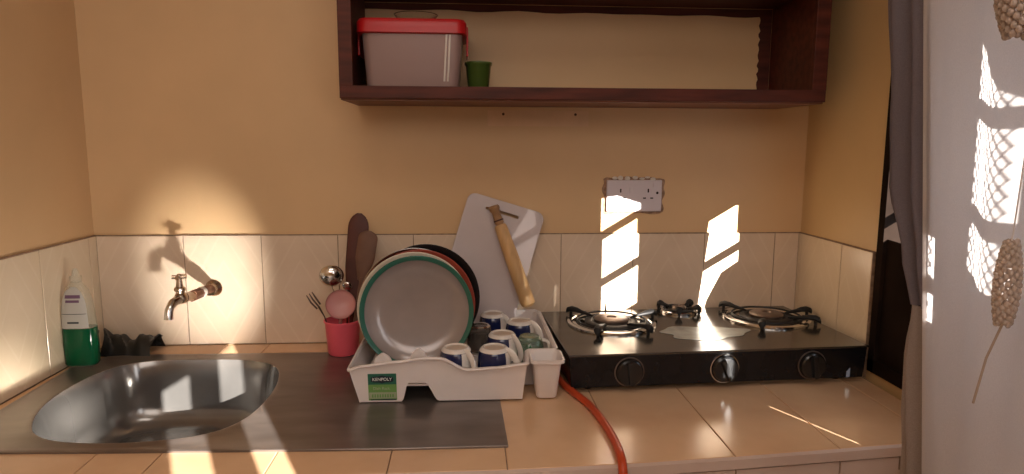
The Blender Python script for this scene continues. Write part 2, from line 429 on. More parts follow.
# ------------------------------------------------------------------ counter
ct = thing('kitchen_counter', (.45, -.36, -.9), 'long orange-beige tiled kitchen counter along the back wall', 'counter')
FL_ = [(-.43, -.745), (.6, -.742), (.81, -.733), (1.007, -.718), (1.33, -.687), (1.36, -.684), (1.465, -.525), (XR-.004, -.38)]
def yfront(x):
    for (a, b), (c, d) in zip(FL_, FL_[1:]):
        if a <= x <= c: return b+(d-b)*(x-a)/(c-a)
    return FL_[-1][1]
HX0, HX1, HY0, HY1 = -.335, .136, -.622, -.148      # cut-out for the bowl
outline = [(-.0+XL+.008, -.742)]+FL_[1:]+[(XR-.009, -.345), (XR-.009, -.010), (XL+.009, -.010)]
hull = [(0, 0)]
def clip_front(p):
    # front edge (convex there): a few half-planes
    ln = []
    for (a, b), (c, d) in zip(FL_[:-1], FL_[1:]):
        nx, ny = (d-b), -(c-a); L = math.hypot(nx, ny); nx /= L; ny /= L
        ln.append((nx, ny, nx*a+ny*b))
    return clip(p, ln)
rows = [(-.78, -.622), (-.622, -.43), (-.43, -.148), (-.148, -.010)]
rowsR = [(-.78, -.36), (-.36, -.13), (-.13, -.010)]
tiles = []
xj = [XL+.009, -.29, -.10, .011, .211, .411, .611]
for a, b in zip(xj, xj[1:]):
    for i, (c, d) in enumerate(rows):
        p = rect(a, b, c, d)
        if i in (1, 2) and b > HX0 and a < HX1:      # around the bowl
            for q in (rect(a, min(b, HX0), c, d), rect(max(a, HX1), b, c, d)):
                if q[1][0]-q[0][0] > .012: tiles.append(q)
            continue
        tiles.append(clip_front(p))
xjb = [.611, .811, 1.011, 1.211, 1.411, XR-.009]
for a, b in zip(xjb, xjb[1:]):
    for c, d in rowsR:
        tiles.append(clip_front(rect(a, b, c, d)))
tile_mesh('tiled_top', [t for t in tiles if len(t) > 2], .008, Matrix.Translation((0, 0, -.008)), 'tile_top', parent=ct)
sub = MB()
for r in (rect(XL+.001, HX0, -.735, -.001), rect(HX1, .6, -.735, -.001), rect(HX0, HX1, -.735, HY0), rect(HX0, HX1, HY1, -.001)):
    sub.prism(r, -.05, -.0035)
sub.prism(clip_front([(.6, -.8), (1.476, -.8), (1.476, -.001), (.6, -.001)]), -.05, -.0035)
sub.build('counter_slab', 'grout', ct)
# front edging strip and face tiles
es = MB(); fr = []
ex = [XL+.001, -.10, .111, .311, .511, .611, .811, 1.011, 1.211, 1.33]
top = [(XL+.002, -.745)]+FL_[1:6]
rg = []
for (x, y) in top: rg.append([(x, y-.0, -.0005), (x, y-.007, -.003), (x, y-.007, -.020), (x, y, -.020)])
es.rings(rg, True, True, True).build('edge_strip', 'fascia', ct)
ft = MB()
for i, (a, b) in enumerate(zip(ex, ex[1:])):
    n = 2
    P = [(a+.0015, yfront(a)), (b-.0015, yfront(b))]
    ft.rings([[(x, y-.003, -.024), (x, y-.003, -.30), (x, y+.005, -.30), (x, y+.005, -.024)] for x, y in P], True, True, True)
ft.build('face_tiles', 'fascia', ct)
bs = MB(); pl = [(XL+.002, -.735)]+[(x, y+.006) for x, y in FL_[1:6]]+[(1.36, -.01), (XL+.002, -.01)]
bs2 = MB()
for a, b in ((XL+.002, -.36), (1.32, 1.36)): bs2.box((a, -.67, -.9), (b, -.01, -.17))
bs2.box((XL+.002, -.66, -.9), (1.36, -.64, -.17))
for r_ in [[(x, y+.008, -.021), (x, y+.008, -.9), (x, y+.05, -.9), (x, y+.05, -.021)] for x, y in top]: pass
bs2.rings([[(x, y+.008, -.03), (x, y+.008, -.9), (x, y+.03, -.9), (x, y+.03, -.03)] for x, y in top], True, True, True)
bs2.build('counter_base', 'fascia', ct)

# ------------------------------------------------------------------ sink
sk = thing('kitchen_sink', (-.1, -.38, 0), 'stainless steel sink with large bowl and brown-grey drainboard', 'sink')
rimp = [(-.275, -.537), (-.318, -.429), (-.325, -.311), (-.300, -.208), (-.237, -.160), (-.117, -.152), (.011, -.166), (.083, -.215), (.116, -.31), (.124, -.422), (.110, -.522), (.065, -.583), (-.02, -.609), (-.12, -.613), (-.215, -.592)]
loop = catmull(rimp, 12)
cx, cy = -.1, -.38
plate_poly = [(-.405, -.175), (-.362, -.108), (-.30, -.098), (.216, -.104), (.606, -.120), (.617, -.662), (.41, -.662), (-.10, -.645), (-.33, -.634), (-.385, -.58), (-.395, -.45)]
def ray(poly, th):
    dx, dy = math.cos(th), math.sin(th); best = None
    for i in range(len(poly)):
        (x1, y1), (x2, y2) = poly[i], poly[(i+1) % len(poly)]
        x1 -= cx; x2 -= cx; y1 -= cy; y2 -= cy
        ex_, ey = x2-x1, y2-y1; den = dx*ey-dy*ex_
        if abs(den) < 1e-9: continue
        t = (x1*ey-y1*ex_)/den; u = (x1*dy-y1*dx)/den
        if t > 0 and -1e-6 <= u <= 1+1e-6 and (best is None or t < best): best = t
    return best
ths = sorted(set([2*math.pi*i/96 for i in range(96)]+[math.atan2(y-cy, x-cx) % (2*math.pi) for x, y in plate_poly]))
Ro = [ray(plate_poly, t) for t in ths]; Ri = [ray(loop, t) for t in ths]
def ringr(rs, z, dz=None): return [(cx+r*math.cos(t), cy+r*math.sin(t), z) for r, t in zip(rs, ths)]
pb = MB()
pb.rings([ringr([r-.001 for r in Ro], .0002), ringr(Ro, .0035), ringr([r-.002 for r in Ro], .0045), ringr([max(i+.016, o-.012) if o-i > .02 else o-.003 for i, o in zip(Ri, Ro)], .0038),
          ringr([min(i+.012, o-.004) for i, o in zip(Ri, Ro)], .0038), ringr([i+.005 for i in Ri], .0066), ringr([i for i in Ri], .0056)])
pb.build('drainboard', 'steel', sk, smooth=True)
bw = MB(); cb = (-.10, -.39)
def rb(s_, z, k): return [(cb[0]+(cx+r*math.cos(t)-cb[0])*s_, cb[1]+(cy+r*math.sin(t)-cb[1])*s_, z) for r, t in zip(Ri, ths)]
bw.rings([rb(*a, 0) for a in ((1.0, .0056), (.99, -.001), (.975, -.015), (.955, -.05), (.93, -.10), (.90, -.125), (.84, -.143), (.74, -.150), (.5, -.153), (.12, -.156))])
bw.build('sink_bowl', 'bowl', sk, smooth=True, fix=False)
dr = MB(); dr.lathe([(.048, -.154), (.046, -.1515), (.036, -.1535), (.034, -.160), (.0, -.162)], (cb[0], cb[1], 0), 32)
dr.build('drain', 'chrome', sk, smooth=True)
dh = MB()
for k in range(8): dh.lathe([(.004, -.1595), (0, -.1594)], (cb[0]+.02*math.cos(k*.785), cb[1]+.02*math.sin(k*.785), 0), 8)
dh.build('drain_holes', 'hole', sk)
# ------------------------------------------------------------------ tap
tp = thing('wall_tap', (-.128, 0, .16), 'metal tap on rusty pipe coming out of the tiled wall above the sink', 'tap')
e0 = (-.128, -.004, .156); e1 = (-.128, -.05, .156)
MB().lathe([(.0, 0), (.022, 0), (.022, .004), (.015, .012), (.015, .03)], mx=align((-.128, -.008, .156), (-.128, -1, .156)), n=20).build('wall_socket', 'brass', tp, smooth=True)
MB().tube([(-.128, -.02, .157), (-.128, -.07, .162), (-.128, -.105, .163)], [.0115, .0115, .0115], 16).build('pipe', 'rust', tp, smooth=True)
MB().tube([(-.128, -.085, .1625), (-.128, -.095, .163), (-.128, -.103, .163)], [.0135, .0145, .0135], 16).build('thread_tape', 'tape', tp, smooth=True)
MB().tube([(-.128, -.103, .163), (-.128, -.15, .166)], .014, 8).build('pipe_coupling', 'rust', tp)
tb = MB()
tb.tube([(-.128, -.148, .166), (-.130, -.165, .168), (-.132, -.185, .171)], [.012, .0105, .013], 16)
tb.sphere((-.134, -.195, .173), .0155, (1, 1.1, .95))
tb.tube([(-.134, -.195, .18), (-.135, -.196, .195)], [.010, .009], 16)
tb.build('tap_body', 'brass', tp, smooth=True)
MB().tube([(-.134, -.20, .172), (-.141, -.225, .168), (-.145, -.238, .152), (-.146, -.24, .132)], [.011, .010, .0095, .0105], 16).build('spout', 'chrome', tp, smooth=True)
th_ = MB(); th_.lathe([(.0125, .190), (.0135, .193), (.0125, .198), (.008, .2), (.006, .214), (.0055, .222)], (-.135, -.196, 0), 20)
hd = th_.build('tap_spindle', 'brass', tp, smooth=True)
hm = MB(); hm.tube([(-.150, -.201, .2245), (-.135, -.196, .2225), (-.120, -.191, .2245)], [.0055, .0045, .0055], 10)
hm.tube([(-.135, -.210, .2235), (-.135, -.196, .2225), (-.135, -.182, .2235)], [.0045, .004, .0045], 10); hm.sphere((-.135, -.196, .226), .006)
hm.build('tap_handle', 'brass', tp, smooth=True)

# ------------------------------------------------------------------ soap bottle
sb = thing('soap_bottle', (-.386, -.168, 0), 'clear bottle of green dish soap with white label beside the sink', 'bottle')
def obl(w_, d_, z, n=36, c=(-.386, -.168), e=3.0):
    return [(c[0]+w_*math.copysign(abs(math.cos(t))**(2/e), math.cos(t)), c[1]+d_*math.copysign(abs(math.sin(t))**(2/e), math.sin(t)), z) for t in [2*math.pi*i/n for i in range(n)]]
prof = [(.033, .005), (.036, .011), (.037, .06), (.036, .105), (.034, .14), (.031, .165), (.025, .188), (.015, .203), (.011, .210)]
q = MB(); q.rings([obl(a, a*.62, z+.0) for a, z in [(.031, .0046)]+prof[0:1]+prof[1:]], cap0=True); q.build('bottle_shell', 'pet', sb, smooth=True)
q = MB(); q.rings([obl(a, a*.62, z) for a, z in [(.0322, .0048), (.0366, .0105), (.0377, .06), (.0368, .098)]], cap0=True, cap1=True); q.build('soap_liquid', 'soap', sb, smooth=True)
q = MB(); q.lathe([(.0125, .208), (.0125, .222), (.009, .224), (.006, .236), (.004, .240), (0, .240)], (-.386, -.168, 0), 20); q.build('bottle_cap', 'pet', sb, smooth=True)
# label: curved rounded panel on the camera side
def labelpt(u, z, off=.0012):
    w_ = next((prof[i][0]+(prof[i+1][0]-prof[i][0])*(z-prof[i][1])/(prof[i+1][1]-prof[i][1]) for i in range(len(prof)-1) if prof[i][1] <= z <= prof[i+1][1]), .03)
    th = math.radians(-92+u); e = 3.0
    ww, dd = w_+off, w_*.62+off
    return (-.386+ww*math.copysign(abs(math.cos(th))**(2/e), math.cos(th)), -.168+dd*math.copysign(abs(math.sin(th))**(2/e), math.sin(th)), z)
def label_patch(nm, m, z0, z1, hw, top_round=0, off=.0014, parent=None, rounder=None):
    b = MB(); R = []
    for i in range(15):
        z = z0+(z1-z0)*i/14; k = 1
        if top_round:
            tt = max(0, (z-(z1-top_round))/top_round); k = math.sqrt(max(0.02, 1-tt*tt))
        R.append([labelpt(hw*k*(2*j/12-1), z, off) for j in range(13)])
    b.rings(R, closed=False); return b.build(nm, m, parent, smooth=True)
lb = label_patch('bottle_label', 'label', .100, .198, 50, .045, parent=sb)
label_patch('label_mark', 'label_ink', .172, .180, 26, off=.002, parent=lb)
label_patch('label_mark', 'label_ink', .162, .168, 19, off=.002, parent=lb)
label_patch('label_line', 'label_k', .134, .1353, 42, off=.002, parent=lb)
label_patch('label_mark', 'label_k', .112, .116, 12, off=.002, parent=lb)

# ------------------------------------------------------------------ black plastic bag
pts = []
NX, NY = 26, 12
cb_ = MB(); R = []
for j in range(NY+1):
    v = j/NY; row = []
    for i in range(NX+1):
        u = i/NX
        x = -.385+.130*u+.006*math.sin(9*v+3*u)
        prof_ = [(.0, .055), (.12, .048), (.22, .040), (.4, .032), (.65, .036), (.82, .045), (1, .038)]
        for (a, b), (c, d) in zip(prof_, prof_[1:]):
            if a <= u <= c: hh = b+(d-b)*(u-a)/(c-a); break
        z = 1.05*hh*math.sin(math.pi*min(1, v*1.0))**.7+.001+.007*math.sin(17*u+5*v)*math.sin(math.pi*v)+.003*math.sin(40*u+13*v)*math.sin(math.pi*v)
        y = -.100+.082*v-.014*u*(1-v)
        row.append((x, y, max(.0008, z)))
    R.append(row)
cb_.rings(R, closed=False)
for (p_, s_) in (((-.262, -.055, .036), (1, .3)), ((-.264, -.06, .022), (1, -.1)), ((-.398, -.07, .052), (-.2, .9))):
    a = Vector(p_); d = Vector((s_[0], 0, s_[1]))*.016
    cb_.rings([[a+Vector((0, -.004, -.007)), a+Vector((0, .004, .007)), a+d]], closed=True, cap0=True)
bag = cb_.build('crumpled_bag', 'cloth_k', smooth=True, origin=(-.33, -.06, 0))
tag(bag, 'crumpled black plastic bag lying beside the soap bottle', 'bag')

# ------------------------------------------------------------------ pink utensil cup and utensils
PC = (.226, -.112)
pc = thing('utensil_cup', (PC[0], PC[1], .004), 'pink plastic utensil cup on the drainboard', 'cup')
q = MB(); q.lathe([(0, .006), (.036, .0055), (.038, .008), (.044, .085), (.0458, .09), (.0445, .0915), (.0425, .086), (.0365, .012), (0, .0115)], (*PC, 0), 40); q.build('cup_body', 'pink_pl', pc, smooth=True)
q = MB(); q.lathe([(.0443, .088), (.047, .0895), (.047, .0925), (.0440, .0935)], (*PC, 0), 40); q.build('cup_rim', 'pink_pl', pc, smooth=True)
# ladle
ld = thing('soup_ladle', (.222, -.105, .013), 'shiny steel ladle standing in the pink cup', 'ladle')
def bowl_round(mb, c, r, depth, nrm, thick=.0015, n=28):
    rg = []
    for k in range(9):
        a = k/8*math.pi/2; rg.append([(r*math.cos(a)*math.cos(2*math.pi*i/n), r*math.cos(a)*math.sin(2*math.pi*i/n), -depth*math.sin(a)) for i in range(n)])
    for k in range(8, -1, -1):
        a = k/8*math.pi/2; rr = r-thick; rg.append([(rr*math.cos(a)*math.cos(2*math.pi*i/n), rr*math.cos(a)*math.sin(2*math.pi*i/n), -(depth-thick)*math.sin(a)+.0003) for i in range(n)])
    mx = Matrix.Translation(c) @ Vector(nrm).to_track_quat('Z', 'Y').to_matrix().to_4x4()
    mb.rings(rg, mx=mx)
q = MB(); bowl_round(q, (.199, -.098, .204), .031, .022, (-.15, .9, .35)); q.build('ladle_bowl', 'chrome', ld, smooth=True)
q = MB(); q.tube([(.198, -.098, .181), (.208, -.100, .15), (.215, -.100, .08), (.222, -.105, .02)], [.003, .004, .004, .004], 8, flat=.4); q.build('handle', 'chrome', ld, smooth=True)
# pink spoon (serving)
ps = thing('serving_spoon', (.228, -.128, .013), 'round pale pink plastic serving spoon in the pink cup', 'spoon')
M['pink_tr'] = mat('pale_pink_plastic', (.75, .36, .34), .28, trans=.2, sss=.2)
q = MB(); bowl_round(q, (.228, -.140, .139), .037, .012, (.15, -.95, .25)); q.build('spoon_bowl', 'pink_tr', ps, smooth=True)
q = MB(); q.tube([(.227, -.136, .108), (.224, -.130, .09), (.228, -.128, .02)], .004, 8); q.build('handle', 'pink_tr', ps, smooth=True)
# second steel spoon behind
s2 = thing('table_spoon', (.232, -.09, .013), 'small steel spoon just right of the ladle in the pink cup', 'spoon')
q = MB(); bowl_round(q, (.236, -.093, .175), .014, .006, (.1, .9, .4)); q.build('spoon_bowl', 'chrome', s2, smooth=True)
q = MB(); q.tube([(.236, -.093, .162), (.234, -.091, .09), (.232, -.09, .02)], .0025, 8); q.build('handle', 'chrome', s2, smooth=True)
# fork
fk = thing('table_fork', (.206, -.115, .013), 'dark steel fork leaning out of the left of the pink cup', 'fork')
q = MB(); q.tube([(.206, -.115, .02), (.180, -.108, .10), (.166, -.105, .125)], [.003, .003, .006], 8, flat=.4); q.build('handle', 'nail', fk, smooth=True)
q = MB()
for k in range(3):
    o_ = (k-1)*.007
    q.tube([(.166+o_*.6, -.105, .125+o_*.8), (.152+o_*.8, -.102, .142+o_), (.142+o_, -.10, .158+o_*.6)], [.0022, .0022, .0012], 6)
q.build('tines', 'nail', fk, smooth=True)
# wooden spatulas
def paddle(name, label, cat, tip, base, w0, w1, hl, m, th=.007):
    t = thing(name, base, label, cat)
    d = Vector(tip)-Vector(base); L = d.length
    zz = d.normalized(); yy = zz.cross(Vector((1, 0, 0))).normalized(); xx = yy.cross(zz)
    mx = Matrix(((xx.x, yy.x, zz.x, base[0]), (xx.y, yy.y, zz.y, base[1]), (xx.z, yy.z, zz.z, base[2]), (0, 0, 0, 1)))
    # local: width along X
    q = MB(); rg = []
    for i in range(33):
        s_ = i/32; z = L-hl+hl*s_
        w_ = w0+(w1-w0)*min(1, s_*2.2)
        if s_ > .85: w_ *= math.sqrt(max(.05, 1-((s_-.85)/.15)**2))
        if s_ < .02: w_ = .006
        rg.append([(w_*math.cos(2*math.pi*k/16), th*.5*math.sin(2*math.pi*k/16), z) for k in range(16)])
    q.rings(rg, cap0=True, cap1=True, mx=mx); q.build('blade', m, t, smooth=True)
    q = MB(); q.tube([(0, 0, 0), (0, 0, L-hl+.01)], .006, 10, mx=mx); q.build('handle', m, t, smooth=True)
    return t
paddle('wooden_spatula', 'tall dark brown wooden spatula in the pink cup', 'spatula', (.268, -.062, .360), (.240, -.10, .014), .014, .0265, .26, 'spoon_d')
paddle('wooden_spoon', 'brown wooden spoon in front of the taller dark spatula', 'spoon', (.296, -.092, .318), (.247, -.128, .014), .010, .0245, .13, 'spoon_m')

# ------------------------------------------------------------------ dish rack
rk = thing('dish_rack', (.51, -.25, .002), 'white plastic dish rack full of plates and mugs', 'dish rack')
def interp(P, x):
    if x <= P[0][0]: return P[0][1]
    for (a, b), (c, d) in zip(P, P[1:]):
        if a <= x <= c:
            t = (x-a)/(c-a); t = t*t*(3-2*t); return b+(d-b)*t
    return P[-1][1]
topP = [(.300, .078), (.33, .086), (.396, .094), (.455, .101), (.485, .101), (.545, .074), (.60, .077), (.668, .085)]
botP = [(.32, .004), (.408, .004), (.428, .046), (.460, .046), (.484, .004), (.66, .004)]
q = MB(); nX = 70; thk = .004
def fy(z): return -.449-.14*z
ringsL = []
A = []
for i in range(nX+1):
    t = i/nX
    row = []
    xb = .321+(.659-.321)*t; xt = .303+(.668-.303)*t
    zb = interp(botP, xb); zt = interp(topP, xt)
    for k in range(9):
        z = zb+(zt-zb)*k/8
        x = xb+(xt-xb)*(z/.09)
        row.append((x, fy(z), z+.002))
    A.append(row)
B = [[(x, y+thk, z) for x, y, z in row] for row in A]
b2 = q.bm
VA = [[b2.verts.new(p) for p in r] for r in A]; VB = [[b2.verts.new(p) for p in r] for r in B]
for i in range(nX):
    for k in range(8):
        b2.faces.new((VA[i][k], VA[i+1][k], VA[i+1][k+1], VA[i][k+1])); b2.faces.new((VB[i][k], VB[i][k+1], VB[i+1][k+1], VB[i+1][k]))
    b2.faces.new((VA[i][0], VB[i][0], VB[i+1][0], VA[i+1][0])); b2.faces.new((VA[i][8], VA[i+1][8], VB[i+1][8], VB[i][8]))
q.build('front_wall', 'white_pl', rk, smooth=True)
# other walls, going round from the front right corner to the front left
path = [(.659, -.449), (.662, -.37), (.668, -.362), (.722, -.360), (.728, -.35), (.724, -.055), (.712, -.043), (.335, -.045), (.322, -.056), (.321, -.449)]
pth = [path[0]]
for p_ in path[1:]: pth.append(p_)
outw = []
n = len(pth)
cen = (.51, -.25)
exp = [(.668, -.462), (.672, -.382), (.676, -.375), (.733, -.374), (.738, -.36), (.735, -.042), (.725, -.028), (.322, -.030), (.306, -.044), (.303, -.462)]
rim_z = [.085, .086, .086, .086, .085, .085, .085, .082, .082, .078]
q = MB(); rg = []
for (x, y), (X, Y), rz in zip(pth, exp, rim_z):
    dx, dy = X-x, Y-y; L = math.hypot(dx, dy); ix, iy = -dx/L*.004, -dy/L*.004
    rg.append([(x, y, .004), (x+(X-x), y+(Y-y), rz+.002), (X+ix, Y+iy, rz+.002), (x+ix, y+iy, .006)])
q.rings(rg, True, True, True); q.build('side_wall', 'white_pl', rk, smooth=True)
q = MB(); lipL = [(x, y, z+.002) for (x, y), z in zip(exp, rim_z)]
lip = [A[i][8] for i in range(0, nX+1, 2)]
full = [(a[0], a[1]-.003, a[2]) for a in lip]+[(x+.003*(1 if x > .5 else -1), y, z) for x, y, z in lipL[1:-1]]+[(lip[0][0]-.003, lip[0][1], lip[0][2])]
q.tube(full, .0048, 8, flat=.75); q.build('rim', 'white_pl', rk, smooth=True)
q = MB(); q.prism([(x*.985+.0077, y*.985-.004) for x, y in pth], .038, .0415)
q.build('tray_floor', 'white_pl', rk)
q = MB()
for k in range(9): q.box((.335+.004, -.435+.042*k, .0415), (.64, -.432+.042*k, .0435))
q.build('floor_ribs', 'white_pl', rk)
# cup holder on front right corner
q = MB()
def rr(cx_, cy_, a, b, r, z, n=6):
    P = []
    for (sx, sy, t0) in ((1, 1, 0), (-1, 1, 90), (-1, -1, 180), (1, -1, 270)):
        for i in range(n+1):
            t = math.radians(t0+90*i/n); P.append((cx_+sx*(a-r)+r*math.cos(t), cy_+sy*(b-r)+r*math.sin(t), z))
    return P
c0 = (.712, -.418)
q.rings([rr(*c0, .020, .024, .008, .004), rr(*c0, .022, .026, .009, .007), rr(*c0, .030, .034, .012, .080), rr(*c0, .0365, .040, .013, .083), rr(*c0, .0365, .040, .013, .090), rr(*c0, .0335, .037, .012, .091), rr(*c0, .028, .032, .011, .084), rr(*c0, .020, .024, .008, .010)], cap0=True, cap1=True)
q.build('cutlery_holder', 'white_pl', rk, smooth=True)
# plate dividers
for k, (x, y, h) in enumerate(((.440, -.405, .105), (.36, -.37, .085), (.52, -.30, .085), (.36, -.14, .08), (.5, -.14, .08))):
    q = MB(); rg = []
    for i in range(9):
        s_ = i/8; w_ = .021*math.sqrt(max(.03, 1-(max(0, s_-.45)/.55)**2)); z = .036+(h-.036)*s_
        rg.append([(x+w_*math.cos(2*math.pi*j/14), y+.006*(1-s_*.4)*math.sin(2*math.pi*j/14), z) for j in range(14)])
    q.rings(rg, cap0=True, cap1=True); q.build('divider', 'white_pl', rk, smooth=True)
# maker's sticker
st = MB()
def stick(x0, x1, z0, z1, off):
    P = [(x0, z0), (x1, z0), (x1, z1), (x0, z1)]
    return [(x, fy(z)-off, z+.002) for x, z in P]
def stq(name, m, x0, x1, z0, z1, off, parent):
    b = MB(); a = stick(x0, x1, z0, z1, off); c = stick(x0, x1, z0, z1, off-.0005)
    b.rings([a, c], True, True, True); return b.build(name, m, parent)
sr = stq('sticker', 'label_lg', .340, .398, .008, .068, .0008, rk); sr['label'] = 'green product sticker with dark badge'
stq('sticker_band', 'label_g', .340, .398, .044, .068, .0012, sr)
stq('sticker_strip', 'label_p', .341, .397, .012, .026, .0012, sr)
stq('sticker_edge', 'label_k', .344, .397, .008, .0105, .0012, sr)
bd = MB()
P = [(.346, .051), (.352, .049), (.362, .0485), (.369, .0465), (.376, .0485), (.387, .049), (.392, .051), (.392, .060), (.386, .062), (.377, .0625), (.369, .0645), (.361, .0625), (.351, .062), (.346, .060)]
bd.rings([[(x, fy(z)-.0016, z+.002) for x, z in P], [(x, fy(z)-.0012, z+.002) for x, z in P]], True, True, True); bd.build('sticker_badge', 'label_k', sr)
tilt = Matrix.Rotation(math.radians(90)-math.atan(.14)*-1, 4, 'X')
def tmx(x, z, off): return Matrix.Translation((x, fy(z)-off, z+.002)) @ Matrix.Rotation(math.radians(90), 4, 'X')
text_mesh('sticker_text', 'KENPOLY', .0092, tmx(.369, .0557, .0021), 'ink_w', sr)
text_mesh('sticker_text', 'Dish Rack', .0085, tmx(.367, .035, .0017), 'label_p', sr)
ms = MB()
for k in range(9): ms.rings([[(x, fy(.019)-.0016, z) for x, z in rect(.347+.0052*k, .350+.0052*k, .017, .025)]], True, True)
ms.build('sticker_icons', 'label_lg', sr)

# ------------------------------------------------------------------ plates
def plate(name, label, c, r, m_in, m_rim, lean=10, yaw=0, depth=.02, group='plates standing in the dish rack', base_in=None):
    """disc standing on edge, face towards -Y; c = centre"""
    base = (c[0], c[1], c[2]-r)
    t = thing(name, base, label, 'plate', group=group)
    mx = Matrix.Translation(c) @ Matrix.Rotation(math.radians(yaw), 4, 'Z') @ Matrix.Rotation(math.radians(90-lean), 4, 'X')
    # local z -> faces -Y
    q = MB(); q.lathe([(0, -depth), (r*.60, -depth), (r*.74, -depth*.75), (r*.90, -.004), (r*.917, -.001)], mx=mx, n=64)
    q.build('plate_face', m_in, t, smooth=True)
    q = MB(); q.lathe([(r*.914, -.0012), (r*.945, .0015), (r*.985, .003), (r, .002), (r*.99, -.001), (r*.93, -.003), (r*.86, -.008), (r*.74, -depth*.75-.004), (r*.6, -depth-.004), (0, -depth-.004)], mx=mx, n=64)
    q.build('plate_rim', m_rim, t, smooth=True)
    return t
plate('dinner_plate', 'clouded plate with wide green rim, frontmost in the dish rack', (.432, -.325, .164), .127, 'plate_c', 'plate_g', 7, 3, .016)
plate('dinner_plate', 'cream rimmed plate right behind the green-rimmed plate', (.424, -.292, .165), .129, 'plate_w', 'plate_w', 7, 3)
plate('dinner_plate', 'red-brown plate in the middle of the standing plates', (.433, -.262, .165), .130, 'plate_r', 'plate_r', 7, 3)
plate('dinner_plate', 'steel plate behind the red-brown plate', (.419, -.232, .164), .130, 'plate_s', 'plate_s', 7, 3)
plate('dinner_plate', 'black rimmed plate, last of the standing plates', (.444, -.200, .167), .131, 'plate_k', 'plate_k', 7, 3)

# ------------------------------------------------------------------ mugs
def mug(loc, rot, label):
    t = thing('coffee_mug', loc, label, 'mug', rot, 'upside-down mugs in the dish rack')
    q = MB(); q.lathe([(.0395, 0), (.0405, .002), (.0405, .03), (.039, .05), (.0365, .062), (.0355, .064)], n=36); q.lathe([(.0385, .001), (.038, .05), (.030, .062)], n=36)
    q.build('mug_body', 'mug', t, world=False, smooth=True)
    q = MB(); q.lathe([(.0358, .0635), (.0345, .067), (.031, .071), (.0285, .0725), (.0265, .072), (.0258, .069), (0, .0685)], n=36); q.build('mug_base', 'mug_w', t, world=False, smooth=True)
    q = MB(); q.lathe([(.0235, .0688), (.021, .0696), (.0, .0694)], n=30); q.build('foot_mark', 'mug_foot', t, world=False, smooth=True)
    q = MB(); q.tube(catmull([(.030, 0, .066), (.042, 0, .062), (.053, 0, .048), (.060, 0, .030), (.059, 0, .014), (.048, 0, .006), (.038, 0, .006)], 6, False), .0045, 10, flat=1.9)
    q.build('handle', 'mug_w', t, world=False, smooth=True)
    q = MB(); P = []
    for k in range(8):
        a = math.radians(-24+48*k/7); P.append(a)
    q.rings([[(rr_*math.cos(a), rr_*math.sin(a), z) for a in P] for rr_, z in ((.0409, .003), (.0409, .03), (.0395, .05), (.0368, .063))], closed=False)
    q.build('white_panel', 'mug_w', t, world=False, smooth=True, fix=False)
    return t
m_scale = (.9, .9, .86)
def dupmug(src, loc, rot, label):
    c = copy_tree(src); c.location = loc; c.rotation_euler = (0, 0, rot); c['label'] = label; return c
mz = .044
m1 = mug((.520, -.398, mz), math.radians(-45), 'front left navy and white mug upside down, nearest the plates'); m1.scale = m_scale
dupmug(m1, (.602, -.402, mz), math.radians(-24), 'navy and white mug upside down, front row, second from the plates')
dupmug(m1, (.624, -.300, mz+.001), math.radians(-42), 'middle navy mug upside down with long white handle toward the cutlery holder')
dupmug(m1, (.674, -.190, mz+.001), math.radians(-25), 'navy and white mug upside down beneath the end of the rolling pin')
dupmug(m1, (.610, -.118, mz+.001), math.radians(-35), 'rearmost navy and white mug upside down in front of the cutting board')
# smoky tumbler
tg = thing('glass_tumbler', (.573, -.225, mz), 'small smoky glass tumbler upside down among the mugs', 'glass')
q = MB(); q.lathe([(.030, 0), (.031, .002), (.0285, .05), (.027, .058), (.024, .060), (0, .059)], (.573, -.225, mz), 32); q.lathe([(.0275, .001), (.0265, .045), (0, .047)], (.573, -.225, mz), 32)
q.build('tumbler_body', 'glass_d', tg, smooth=True)
q = MB(); q.lathe([(.0265, .0585), (.0235, .0612), (.020, .0605)], (.573, -.225, mz), 32); q.build('tumbler_foot', 'chrome', tg, smooth=True)
gc = thing('glass_cup', (.688, -.300, mz), 'pale green patterned glass cup beside the cutlery holder', 'cup')
q = MB(); q.lathe([(.034, 0), (.035, .003), (.033, .03), (.028, .048), (.022, .055), (0, .054)], (.688, -.300, mz), 32); q.lathe([(.0315, .001), (.030, .03), (.022, .045), (0, .047)], (.688, -.300, mz), 32)
q.build('cup_body', 'glass_g', gc, smooth=True)
M['leaf'] = mat('green_leaf_print', (.03, .16, .08), .3)
q = MB()
for k in range(11):
    a0 = k*.5712; z0 = mz+.012+.018*((k*7) % 3)/2
    for s_ in (-.09, .09):
        P = []
        for (da, dz) in ((0, 0), (s_+.08, .006), (s_*1.4, .013), (s_-.08, .006)):
            z = z0+dz; rr_ = .0352-.0035*max(0, (z-mz-.02)/.02)
            P.append((.688+rr_*math.cos(a0+da), -.300+rr_*math.sin(a0+da), z))
        q.rings([P], True, True)
q.build('leaf_print', 'leaf', gc)
q = MB(); q.tube(catmull([(.718, -.306, mz+.046), (.731, -.309, mz+.040), (.731, -.309, mz+.018), (.719, -.306, mz+.010)], 6, False), .004, 10); q.build('handle', 'mug_w', gc, smooth=True)

